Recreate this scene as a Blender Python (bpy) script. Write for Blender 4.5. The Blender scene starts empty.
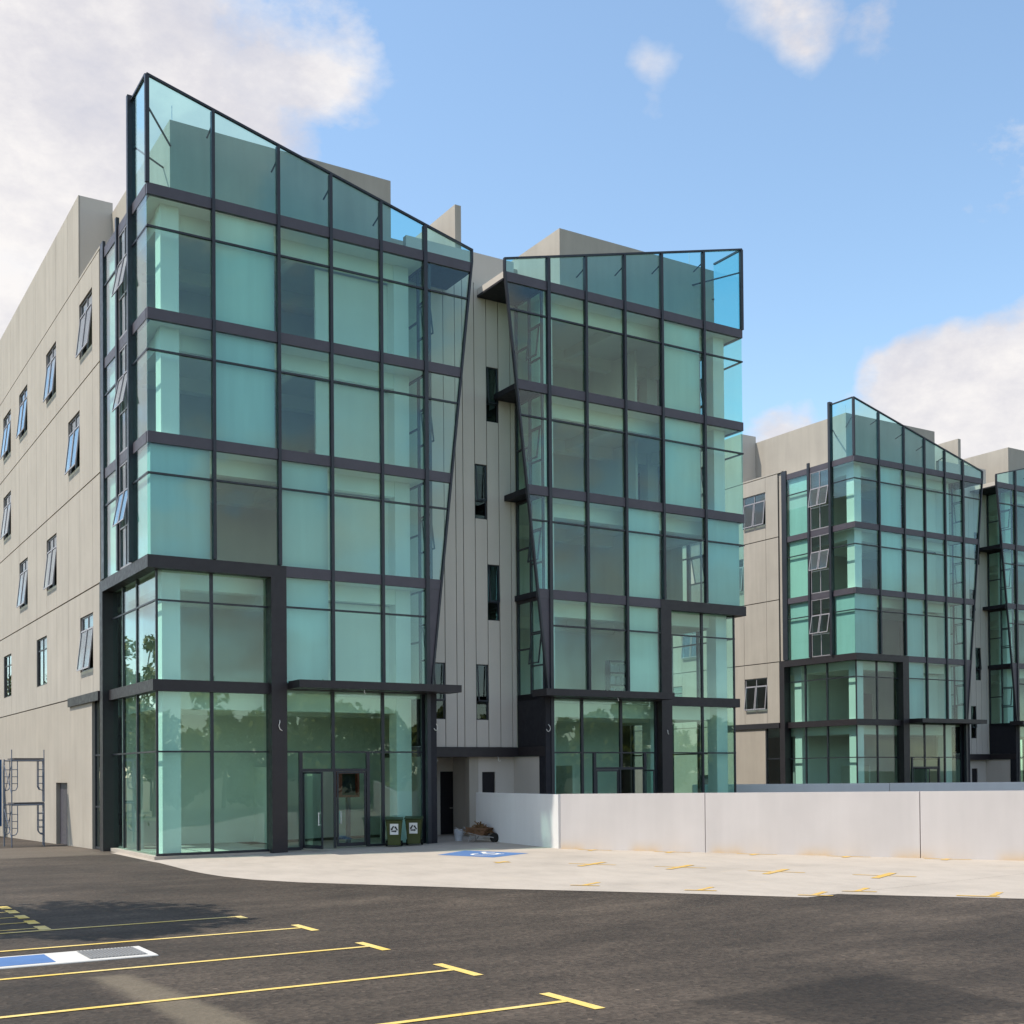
import bpy, bmesh, math, random
from mathutils import Vector, Matrix, noise
R = math.radians
rnd = random.Random(7)
scene = bpy.context.scene
COL = scene.collection

# ------------------------------------------------------------------ helpers
class MB:
    """collects polygons, builds ONE mesh object"""
    def __init__(s): s.v = []; s.f = []
    def poly(s, pts):
        n = len(s.v); s.v += [tuple(p) for p in pts]; s.f.append(tuple(range(n, n+len(pts)))); return s
    def box(s, x0, x1, y0, y1, z0, z1):
        if x1 < x0: x0, x1 = x1, x0
        n = len(s.v)
        s.v += [(x0,y0,z0),(x1,y0,z0),(x1,y1,z0),(x0,y1,z0),(x0,y0,z1),(x1,y0,z1),(x1,y1,z1),(x0,y1,z1)]
        for q in ((0,3,2,1),(4,5,6,7),(0,1,5,4),(1,2,6,5),(2,3,7,6),(3,0,4,7)):
            s.f.append(tuple(n+i for i in q))
        return s
    def obox(s, c, ax, ay, az):
        """oriented box: centre and three half-axis vectors"""
        c, ax, ay, az = Vector(c), Vector(ax), Vector(ay), Vector(az); n = len(s.v)
        for sz in (-1,1):
            for sx, sy in ((-1,-1),(1,-1),(1,1),(-1,1)):
                s.v.append(tuple(c+sx*ax+sy*ay+sz*az))
        for q in ((0,3,2,1),(4,5,6,7),(0,1,5,4),(1,2,6,5),(2,3,7,6),(3,0,4,7)):
            s.f.append(tuple(n+i for i in q))
        return s
    def prism(s, outline, d):
        """outline: list of 3D points (planar), extruded by vector d"""
        d = Vector(d); n = len(s.v); k = len(outline)
        s.v += [tuple(Vector(p)) for p in outline] + [tuple(Vector(p)+d) for p in outline]
        s.f.append(tuple(n+i for i in range(k))); s.f.append(tuple(n+k+i for i in reversed(range(k))))
        for i in range(k):
            j = (i+1) % k; s.f.append((n+i, n+k+i, n+k+j, n+j))
        return s
    def bar(s, a, b, r, seg=8):
        a, b = Vector(a), Vector(b); d = (b-a).normalized()
        u = d.orthogonal().normalized(); w = d.cross(u); n = len(s.v)
        for p in (a, b):
            for i in range(seg):
                t = 2*math.pi*i/seg; s.v.append(tuple(p + r*(math.cos(t)*u+math.sin(t)*w)))
        for i in range(seg):
            j = (i+1) % seg; s.f.append((n+i, n+j, n+seg+j, n+seg+i))
        s.f.append(tuple(n+i for i in reversed(range(seg)))); s.f.append(tuple(n+seg+i for i in range(seg)))
        return s
    def tube(s, pts, r, seg=8):
        for a, b in zip(pts, pts[1:]): s.bar(a, b, r, seg)
        return s
    def lathe(s, prof, c=(0,0,0), seg=24):
        """profile of (radius, z), closed at both ends"""
        n = len(s.v)
        for r, z in prof:
            for i in range(seg):
                t = 2*math.pi*i/seg; s.v.append((c[0]+r*math.cos(t), c[1]+r*math.sin(t), c[2]+z))
        for k in range(len(prof)-1):
            for i in range(seg):
                j = (i+1) % seg; s.f.append((n+k*seg+i, n+k*seg+j, n+(k+1)*seg+j, n+(k+1)*seg+i))
        s.f.append(tuple(n+i for i in reversed(range(seg)))); m = n+(len(prof)-1)*seg
        s.f.append(tuple(m+i for i in range(seg)))
        return s
    def build(s, name, mat, parent=None, bevel=0, smooth=False, fix=True):
        me = bpy.data.meshes.new(name); me.from_pydata(s.v, [], s.f)
        if fix or bevel:
            bm = bmesh.new(); bm.from_mesh(me); bmesh.ops.recalc_face_normals(bm, faces=bm.faces)
            if bevel:
                es = [e for e in bm.edges if len(e.link_faces) == 2 and e.calc_face_angle(0) > 0.6]
                bmesh.ops.bevel(bm, geom=es, offset=bevel, segments=1, affect='EDGES')
            bm.to_mesh(me); bm.free()
        if smooth:
            for p in me.polygons: p.use_smooth = True
        me.materials.append(mat)
        o = bpy.data.objects.new(name, me); COL.objects.link(o)
        if parent: o.parent = parent
        return o

def tag(o, label=None, cat=None, group=None, kind=None):
    if label: o['label'] = label
    if cat: o['category'] = cat
    if group: o['group'] = group
    if kind: o['kind'] = kind
    return o
def empty(name, loc=(0,0,0), rz=0):
    o = bpy.data.objects.new(name, None); o.location = loc; o.rotation_euler[2] = rz
    o.empty_display_size = 0.2; COL.objects.link(o); return o
def copy_tree(o, parent=None):
    c = o.copy(); COL.objects.link(c); c.parent = parent
    for ch in [x for x in KIDS.get(o.name, [])]: copy_tree(ch, c)
    return c
KIDS = {}
def index_kids():
    KIDS.clear()
    for o in list(COL.objects):
        if o.parent: KIDS.setdefault(o.parent.name, []).append(o)

# ------------------------------------------------------------------ materials
def nodes_of(name):
    m = bpy.data.materials.new(name); m.use_nodes = True
    nt = m.node_tree; b = nt.nodes['Principled BSDF']; return m, nt, b
def nd(nt, t, **kw):
    n = nt.nodes.new(t)
    for k, v in kw.items():
        if k in n.inputs: n.inputs[k].default_value = v
        else: setattr(n, k, v)
    return n
def ramp(nt, src, stops):
    r = nt.nodes.new('ShaderNodeValToRGB'); els = r.color_ramp.elements
    while len(els) > 1: els.remove(els[-1])
    els[0].position = stops[0][0]; els[0].color = stops[0][1]
    for p, c in stops[1:]:
        e = els.new(p); e.color = c
    nt.links.new(src, r.inputs[0]); return r.outputs[0]
def g(v): return (v, v, v, 1)
def mul(nt, a, b, fac=1.0):
    m = nd(nt, 'ShaderNodeMix', data_type='RGBA', blend_type='MULTIPLY'); m.inputs[0].default_value = fac
    nt.links.new(a, m.inputs[6]); nt.links.new(b, m.inputs[7]); return m.outputs[2]
def mixc(nt, fac, a, b):
    m = nd(nt, 'ShaderNodeMix', data_type='RGBA', blend_type='MIX')
    nt.links.new(fac, m.inputs[0])
    for s, i in ((a, 6), (b, 7)):
        if isinstance(s, tuple): m.inputs[i].default_value = s
        else: nt.links.new(s, m.inputs[i])
    return m.outputs[2]
def math_(nt, op, a, b=None, clamp=False):
    m = nd(nt, 'ShaderNodeMath', operation=op); m.use_clamp = clamp
    for i, s in enumerate((a, b)):
        if s is None: continue
        if isinstance(s, (int, float)): m.inputs[i].default_value = s
        else: nt.links.new(s, m.inputs[i])
    return m.outputs[0]
def obj_coord(nt): return nd(nt, 'ShaderNodeTexCoord').outputs['Object']
def noise_(nt, vec, scale, detail=4, rough=.55, stretch=None):
    if stretch:
        mp = nd(nt, 'ShaderNodeMapping'); mp.inputs['Scale'].default_value = stretch
        nt.links.new(vec, mp.inputs[0]); vec = mp.outputs[0]
    n = nd(nt, 'ShaderNodeTexNoise'); n.inputs['Scale'].default_value = scale
    n.inputs['Detail'].default_value = detail; n.inputs['Roughness'].default_value = rough
    nt.links.new(vec, n.inputs['Vector']); return n.outputs[0]
def bump(nt, b, h, strength, dist=.01):
    n = nd(nt, 'ShaderNodeBump'); n.inputs['Strength'].default_value = strength; n.inputs['Distance'].default_value = dist
    nt.links.new(h, n.inputs['Height']); nt.links.new(n.outputs[0], b.inputs['Normal'])

def plaster(name, col, amp=.08, rough=.85, streak=.08, bumps=.15, scale=.6):
    m, nt, b = nodes_of(name); v = obj_coord(nt)
    base = nd(nt, 'ShaderNodeRGB'); base.outputs[0].default_value = (*col, 1)
    a = ramp(nt, noise_(nt, v, scale, 5), [(.3, g(1-amp)), (.7, g(1+amp*.4))])
    s = ramp(nt, noise_(nt, v, 1.5, 4, stretch=(1.4, 1.4, .12)), [(.3, g(1-streak)), (.65, g(1))])
    f = noise_(nt, v, 45, 3)
    c = mul(nt, mul(nt, base.outputs[0], a), s)
    c = mul(nt, c, ramp(nt, f, [(.3, g(.96)), (.7, g(1.03))]))
    nt.links.new(c, b.inputs['Base Color']); b.inputs['Roughness'].default_value = rough
    b.inputs['Specular IOR Level'].default_value = .25
    bump(nt, b, f, bumps); return m
def metal(name, col, rough=.42, spec=.5, metallic=0.0):
    m, nt, b = nodes_of(name); v = obj_coord(nt)
    base = nd(nt, 'ShaderNodeRGB'); base.outputs[0].default_value = (*col, 1)
    a = ramp(nt, noise_(nt, v, 1.3, 5), [(.3, g(.88)), (.7, g(1.08))])
    nt.links.new(mul(nt, base.outputs[0], a), b.inputs['Base Color'])
    nt.links.new(ramp(nt, noise_(nt, v, 6, 4), [(.3, g(rough-.06)), (.7, g(rough+.12))]), b.inputs['Roughness'])
    b.inputs['Specular IOR Level'].default_value = spec; b.inputs['Metallic'].default_value = metallic
    return m
def glass(name, tint, f0=.06, wob=0.0):
    m = bpy.data.materials.new(name); m.use_nodes = True; nt = m.node_tree; nt.nodes.clear()
    out = nd(nt, 'ShaderNodeOutputMaterial'); tr = nd(nt, 'ShaderNodeBsdfTransparent'); tr.inputs[0].default_value = (*tint, 1)
    gl = nd(nt, 'ShaderNodeBsdfGlossy'); gl.inputs['Roughness'].default_value = 0.0; gl.inputs['Color'].default_value = (.95, .98, 1, 1)
    geo = nd(nt, 'ShaderNodeNewGeometry')
    dp = nd(nt, 'ShaderNodeVectorMath', operation='DOT_PRODUCT')
    nt.links.new(geo.outputs['Incoming'], dp.inputs[0]); nt.links.new(geo.outputs['True Normal'], dp.inputs[1])
    c = math_(nt, 'ABSOLUTE', dp.outputs['Value'])
    p = math_(nt, 'POWER', math_(nt, 'SUBTRACT', 1.0, c, True), 5.0)
    f = math_(nt, 'ADD', math_(nt, 'MULTIPLY', p, 1-f0), f0, True)
    if wob:
        ov = nd(nt, 'ShaderNodeVectorMath', operation='ADD'); oi = nd(nt, 'ShaderNodeObjectInfo'); sc_ = math_(nt, 'MULTIPLY', oi.outputs['Random'], 60.0); nt.links.new(obj_coord(nt), ov.inputs[0]); nt.links.new(sc_, ov.inputs[1]); h = noise_(nt, ov.outputs[0], .5, 2); bp = nd(nt, 'ShaderNodeBump')
        bp.inputs['Strength'].default_value = wob; bp.inputs['Distance'].default_value = .02
        nt.links.new(h, bp.inputs['Height']); nt.links.new(bp.outputs[0], gl.inputs['Normal'])
    mx = nd(nt, 'ShaderNodeMixShader'); nt.links.new(f, mx.inputs[0])
    nt.links.new(tr.outputs[0], mx.inputs[1]); nt.links.new(gl.outputs[0], mx.inputs[2]); nt.links.new(mx.outputs[0], out.inputs[0])
    return m

M = {}
M['wall'] = plaster('warm grey wall paint', (.455, .415, .36), .07, streak=.12)
M['wall_low'] = plaster('rough beige plaster', (.435, .39, .33), .08, streak=.10, bumps=.3)
M['groove'] = metal('dark joint sealant', (.07, .062, .06), .8, .2)
M['cladding'] = plaster('grey cladding', (.58, .53, .475), .04, streak=.04)
M['roofwall'] = plaster('roof wall paint', (.44, .40, .345), .07, streak=.10)
M['frame'] = metal('charcoal aluminium', (.020, .023, .032), .36)
M['beam'] = metal('plum grey aluminium', (.072, .064, .080), .45)
M['portal'] = metal('dark brown metal panel', (.020, .016, .019), .45)
M['black'] = metal('black panel', (.016, .016, .022), .6, .3)
M['sash'] = metal('grey window aluminium', (.30, .29, .31), .35)
M['ceil'] = plaster('interior white', (.88, .865, .78), .03, streak=.03, bumps=.05)
M['inner'] = plaster('interior wall white', (.84, .82, .75), .05, streak=.04, bumps=.05)
M['floor'] = plaster('interior screed', (.60, .57, .51), .12, streak=0)
M['column'] = plaster('white column plaster', (.86, .86, .82), .04, streak=.05)
M['blind'] = plaster('pale backing sheet', (.565, .70, .685), .07, streak=.10, bumps=.02, scale=.35)
def sheet_var(m):
    nt = m.node_tree; b = nt.nodes['Principled BSDF']; src = b.inputs['Base Color'].links[0].from_socket
    oi = nd(nt, 'ShaderNodeObjectInfo'); c = ramp(nt, oi.outputs['Random'], [(0, (.78, .86, .90, 1)), (.5, (1, 1, 1, 1)), (1, (1.14, 1.12, 1.04, 1))])
    nt.links.new(mul(nt, src, c), b.inputs['Base Color'])
sheet_var(M['blind'])
M['glass'] = glass('green tinted glazing', (.835, .976, .94), .05, .03)
M['glass_dark'] = glass('dark tinted glazing', (.68, .78, .78), .085, .01)
M['glass_smoke'] = glass('smoked glazing', (.36, .42, .45), .05, .01)
M['glass_clear'] = glass('clear parapet glazing', (.73, .94, .95), .035, .01)
M['shade_lifted_white'] = plaster('white boundary wall', (.70, .69, .68), .04, streak=.05, bumps=.2)  # same white as the sunlit wall, colour lightened to lift the shaded stretches
M['roofslab'] = plaster('roof screed', (.35, .34, .32), .1)
def road_yellow():
    m, nt, b = nodes_of('yellow road paint'); v = obj_coord(nt)
    n = noise_(nt, v, 7, 7, .75); a = noise_(nt, v, .9, 4)
    c = mixc(nt, ramp(nt, n, [(.56, g(0)), (.70, g(.8))]), mixc(nt, ramp(nt, a, [(.35, g(0)), (.65, g(1))]), (.70, .49, .10, 1), (.72, .56, .22, 1)), (.16, .13, .09, 1))
    nt.links.new(c, b.inputs['Base Color']); b.inputs['Roughness'].default_value = .8; return m
M['yellow'] = road_yellow()
M['white_paint'] = plaster('white paint', (.78, .78, .76), .08, streak=0)
M['blue_paint'] = plaster('blue road paint', (.09, .18, .38), .12, streak=0, scale=2)
M['door'] = metal('dark door leaf', (.012, .011, .014), .5, .3)
M['steel'] = metal('brushed steel', (.62, .62, .60), .28, .5, 1.0)
M['scaf'] = metal('blue grey painted tube', (.13, .16, .22), .5)
M['plank'] = plaster('scaffold board', (.10, .095, .10), .2)
M['bin'] = metal('olive green plastic', (.045, .060, .008), .45)
M['bin_lid'] = metal('dark green plastic', (.020, .045, .006), .4)
M['rubber'] = metal('black rubber', (.015, .015, .015), .7, .2)
M['bucket'] = metal('pale blue grey plastic', (.52, .55, .60), .4)
M['blue_sheet'] = metal('blue painted sheet', (.01, .10, .27), .5)
M['wire'] = metal('white cable sheath', (.75, .73, .68), .5)
M['rust'] = plaster('dry brown brush', (.20, .11, .05), .3, streak=.2)
M['red'] = metal('dull red enamel', (.22, .03, .02), .5)
M['book'] = plaster('mixed paper', (.55, .58, .55), .3)
M['grate'] = metal('galvanised grate', (.20, .20, .20), .6)

def foliage(name, c1, c2):
    m, nt, b = nodes_of(name)
    info = nd(nt, 'ShaderNodeNewGeometry').outputs['Random Per Island']
    nt.links.new(mixc(nt, info, (*c1, 1), (*c2, 1)), b.inputs['Base Color'])
    b.inputs['Roughness'].default_value = .6; b.inputs['Specular IOR Level'].default_value = .25
    return m
M['leaf'] = foliage('leaves', (.030, .060, .010), (.11, .15, .022))
M['leaf2'] = foliage('yellow green leaves', (.10, .12, .015), (.24, .24, .05))
M['bark'] = plaster('bark', (.11, .085, .06), .3)

# asphalt with wear, a dark resurfaced patch and a pale sandy strip
def asphalt():
    m, nt, b = nodes_of('worn asphalt'); v = obj_coord(nt)
    fine = nd(nt, 'ShaderNodeTexVoronoi'); fine.inputs['Scale'].default_value = 17; nt.links.new(v, fine.inputs['Vector'])
    spk = ramp(nt, fine.outputs['Color'], [(0, g(.55)), (.5, g(.95)), (.85, g(1.15)), (.95, g(1.4)), (1, g(2.3))])
    n2 = noise_(nt, v, 8, 8, .74)
    big = ramp(nt, noise_(nt, v, .22, 6, .6), [(.30, g(.62)), (.46, g(.92)), (.58, g(1.15)), (.72, g(1.6))])
    sw = ramp(nt, noise_(nt, v, .9, 5, .65, stretch=(.28, 1.0, 1)), [(.33, g(.72)), (.5, g(.98)), (.62, g(1.2)), (.75, g(1.55))])
    base = nd(nt, 'ShaderNodeRGB'); base.outputs[0].default_value = (.062, .048, .036, 1)
    c = mul(nt, mul(nt, mul(nt, base.outputs[0], big), sw), spk)
    c = mul(nt, c, ramp(nt, n2, [(.30, g(.76)), (.5, g(1.0)), (.70, g(1.26))]))
    # masks: distance to convex outlines, with ragged edges
    sep = nd(nt, 'ShaderNodeSeparateXYZ'); nt.links.new(v, sep.inputs[0]); X, Y = sep.outputs[0], sep.outputs[1]
    rag = math_(nt, 'MULTIPLY', math_(nt, 'SUBTRACT', noise_(nt, v, 1.6, 5), .5), .9)
    def band(pa, nrm, soft):
        l = math.hypot(*nrm); nx, ny = nrm[0]/l, nrm[1]/l
        d = math_(nt, 'ADD', math_(nt, 'MULTIPLY', X, nx), math_(nt, 'MULTIPLY', Y, ny))
        d = math_(nt, 'SUBTRACT', d, nx*pa[0]+ny*pa[1])
        d = math_(nt, 'ADD', d, math_(nt, 'MULTIPLY', rag, soft))
        return math_(nt, 'DIVIDE', d, .12 + soft*.35, True)
    def region(edges, soft):
        out = None
        for p, n in edges:
            k = band(p, n, soft); out = k if out is None else math_(nt, 'MULTIPLY', out, k)
        return out
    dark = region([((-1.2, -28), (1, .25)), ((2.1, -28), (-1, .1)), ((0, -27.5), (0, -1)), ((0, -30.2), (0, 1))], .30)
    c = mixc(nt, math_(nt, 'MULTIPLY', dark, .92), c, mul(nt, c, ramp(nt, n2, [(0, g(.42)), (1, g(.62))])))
    slot = region([((-6.74, -22.0), (-1, -.04)), ((-6, -21.9), (0, -1)), ((-6, -24.1), (0, 1)), ((-9.4, -23), (1, 0))], .05)
    c = mixc(nt, math_(nt, 'MULTIPLY', slot, .65), c, mul(nt, c, ramp(nt, n2, [(0, g(.40)), (1, g(.75))])))
    sand = region([((-6.74, -22.0), (1, .04)), ((-6.05, -22.1), (-1, -.08)), ((-6, -21.7), (0, -1)), ((-6, -26.5), (0, 1))], .22)
    c = mixc(nt, math_(nt, 'MULTIPLY', sand, .36), c, (.27, .225, .155, 1))
    dust = region([((0, 4), (0, 1)), ((0, 11.8), (0, -1)), ((.2, 5), (-1, 0)), ((-14, 5), (1, 0))], 1.2)
    c = mixc(nt, math_(nt, 'MULTIPLY', dust, .40), c, (.21, .175, .135, 1))
    nt.links.new(c, b.inputs['Base Color'])
    nt.links.new(ramp(nt, n2, [(.3, g(.72)), (.7, g(.95))]), b.inputs['Roughness'])
    b.inputs['Specular IOR Level'].default_value = .3
    h = math_(nt, 'ADD', fine.outputs['Distance'], n2); bump(nt, b, h, .5, .012)
    return m
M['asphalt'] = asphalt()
def concrete_apron():
    m, nt, b = nodes_of('pale concrete apron'); v = obj_coord(nt)
    base = nd(nt, 'ShaderNodeRGB'); base.outputs[0].default_value = (.45, .395, .335, 1)
    a = ramp(nt, noise_(nt, v, .45, 6, .62), [(.28, g(.84)), (.5, g(.98)), (.75, g(1.06))])
    s = ramp(nt, noise_(nt, v, 2.2, 6, .7, stretch=(1, .35, 1)), [(.3, g(.90)), (.55, g(1.0))])
    st = ramp(nt, noise_(nt, v, .8, 4, .6), [(.62, g(0)), (.76, g(.30))])
    c = mul(nt, mul(nt, base.outputs[0], a), s)
    c = mixc(nt, st, c, (.50, .40, .28, 1))
    f = noise_(nt, v, 30, 4); c = mul(nt, c, ramp(nt, f, [(.3, g(.94)), (.7, g(1.03))]))
    nt.links.new(c, b.inputs['Base Color']); b.inputs['Roughness'].default_value = .88; bump(nt, b, f, .15); return m
M['apron'] = concrete_apron()
def worn_yellow():
    m, nt, b = nodes_of('worn yellow bay mark'); v = obj_coord(nt)
    n = noise_(nt, v, 5, 6, .7)
    c = mixc(nt, ramp(nt, n, [(.48, g(0)), (.72, g(.9))]), (.60, .37, .07, 1), (.42, .37, .31, 1))
    nt.links.new(c, b.inputs['Base Color']); b.inputs['Roughness'].default_value = .85; return m
M['yellow_worn'] = worn_yellow()
def soil():
    m, nt, b = nodes_of('dry grass and soil'); v = obj_coord(nt)
    c = mixc(nt, ramp(nt, noise_(nt, v, .3, 6, .7), [(.4, g(0)), (.6, g(1))]), (.16, .13, .09, 1), (.09, .12, .035, 1))
    nt.links.new(c, b.inputs['Base Color']); b.inputs['Roughness'].default_value = .95; return m
M['soil'] = soil()
def wall_stained():
    """white wall with rusty splashes along its foot, below the wheel stops"""
    m, nt, b = nodes_of('white wall with stained foot'); v = obj_coord(nt)
    base = nd(nt, 'ShaderNodeRGB'); base.outputs[0].default_value = (.55, .51, .495, 1)
    c = mul(nt, base.outputs[0], ramp(nt, noise_(nt, v, .7, 5), [(.3, g(.95)), (.7, g(1.03))]))
    c = mul(nt, c, ramp(nt, noise_(nt, v, 1.4, 4, stretch=(1.4, 1.4, .15)), [(.3, g(.94)), (.65, g(1))]))
    sep = nd(nt, 'ShaderNodeSeparateXYZ'); nt.links.new(v, sep.inputs[0])
    # along-wall repeat of 2.75 m; object z = height above wall foot
    ph = math_(nt, 'SINE', math_(nt, 'MULTIPLY', math_(nt, 'ADD', sep.outputs[0], .35), 2*math.pi/2.75))
    k = math_(nt, 'MULTIPLY', math_(nt, 'SUBTRACT', ph, .05, True), 1.3, True)
    hgt = math_(nt, 'SUBTRACT', 1.0, math_(nt, 'DIVIDE', math_(nt, 'SUBTRACT', math_(nt, 'SUBTRACT', sep.outputs[2], .21), math_(nt, 'MULTIPLY', sep.outputs[0], .007)), .50), True)
    k = math_(nt, 'MULTIPLY', math_(nt, 'MULTIPLY', k, math_(nt, 'MULTIPLY', math_(nt, 'POWER', hgt, 2.6), .75)), math_(nt, 'ADD', noise_(nt, v, 3, 5), .25), True)
    c = mixc(nt, k, c, (.60, .38, .14, 1))
    nt.links.new(c, b.inputs['Base Color']); b.inputs['Roughness'].default_value = .85
    bump(nt, b, noise_(nt, v, 40, 3), .15); return m
M['white_stain'] = wall_stained()

# ------------------------------------------------------------------ ground
def gz(x, y):
    """ground height: rises gently to the right, falls away behind the left wall"""
    z = .0175*min(max(x, 0), 22)
    if x < 6 and y > 8: z -= .017*min(y-8, 24)*max(0, min(1, (6-x)/5))
    return z
def sheet(name, mat, pts_fn, nx, ny, lift, kind='structure'):
    vs, fs = [], []
    for j in range(ny+1):
        for i in range(nx+1):
            x, y = pts_fn(i/nx, j/ny); vs.append((x, y, gz(x, y)+lift))
    for j in range(ny):
        for i in range(nx):
            a = j*(nx+1)+i; fs.append((a, a+1, a+nx+2, a+nx+1))
    mb = MB(); mb.v, mb.f = vs, fs
    return tag(mb.build(name, mat, fix=False), kind=kind)
gm = MB(); gm.poly([(-2500,-2500,-.75),(2500,-2500,-.75),(2500,2500,-.75),(-2500,2500,-.75)])
tag(gm.build('ground', M['soil'], fix=False), kind='structure')
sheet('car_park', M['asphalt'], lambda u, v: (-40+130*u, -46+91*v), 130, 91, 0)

def patch(name, mat, poly, lift, div=1):
    """flat marking following the ground: poly of (x, y), triangulated by fan strips"""
    mb = MB(); mb.poly([(x, y, gz(x, y)+lift) for x, y in poly]); return mb.build(name, mat, fix=False)
# apron: strips between its right edge (the white wall) and its left edge (asphalt)
def lerp(a, b, t): return (a[0]+(b[0]-a[0])*t, a[1]+(b[1]-a[1])*t)
def along(pl, t):
    L = [math.dist(a, b) for a, b in zip(pl, pl[1:])]; s = t*sum(L)
    for (a, b), l in zip(zip(pl, pl[1:]), L):
        if s <= l: return lerp(a, b, s/l)
        s -= l
    return pl[-1]
mb = MB()
left = [(-.02, 5.0), (-.02, .2), (.02, -1.0), (-.12, -4.6), (-.10, -5.9), (.02, -7.2), (.3, -8.6), (.95, -10.24), (3.82, -15.11), (5.93, -18.25), (7.55, -20.95)]
rows = []
for (x, y) in left:
    xr = 26.0 if y > -20.96 else 26
    rows.append([(x+(xr-x)*k/24, y) for k in range(25)])
rows.append([(8.42+(26-8.42)*k/24, -20.96) for k in range(25)])
rows.append([(10.34+(26-10.34)*k/24, -23.92) for k in range(25)])
rows.append([(16.0+(26-16.0)*k/24, -33.5) for k in range(25)])
for ra, rb in zip(rows, rows[1:]):
    for k in range(24):
        q = [ra[k], rb[k], rb[k+1], ra[k+1]]
        if ra[k][1] - rb[k][1] < .02:
            continue
        mb.poly([(x, y, gz(x, y)+.006) for x, y in q])
tag(mb.build('concrete_apron', M['apron'], fix=False), kind='structure')

# ------------------------------------------------------------------ office building
W = 25.36                       # full width, mirror symmetric about W/2
LV = [0.0, 5.78, 9.75, 13.70, 17.66, 21.66]
TR = [3.48, 8.37, 12.37, 16.32, 20.28]
MX = [2.16, 4.41, 6.32, 8.23, 10.0]
def edge_x(z): return 12.0 if z >= 21.7 else 12.0 - .1145*(21.7-z)
def top_z(x): return 25.10 - .251*x      # sloping head of the glass parapet

B = empty('office_building')
tag(B, 'near office building with green glass corner bays and sloping glass parapets', 'building', 'pair of twin office buildings')

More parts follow.
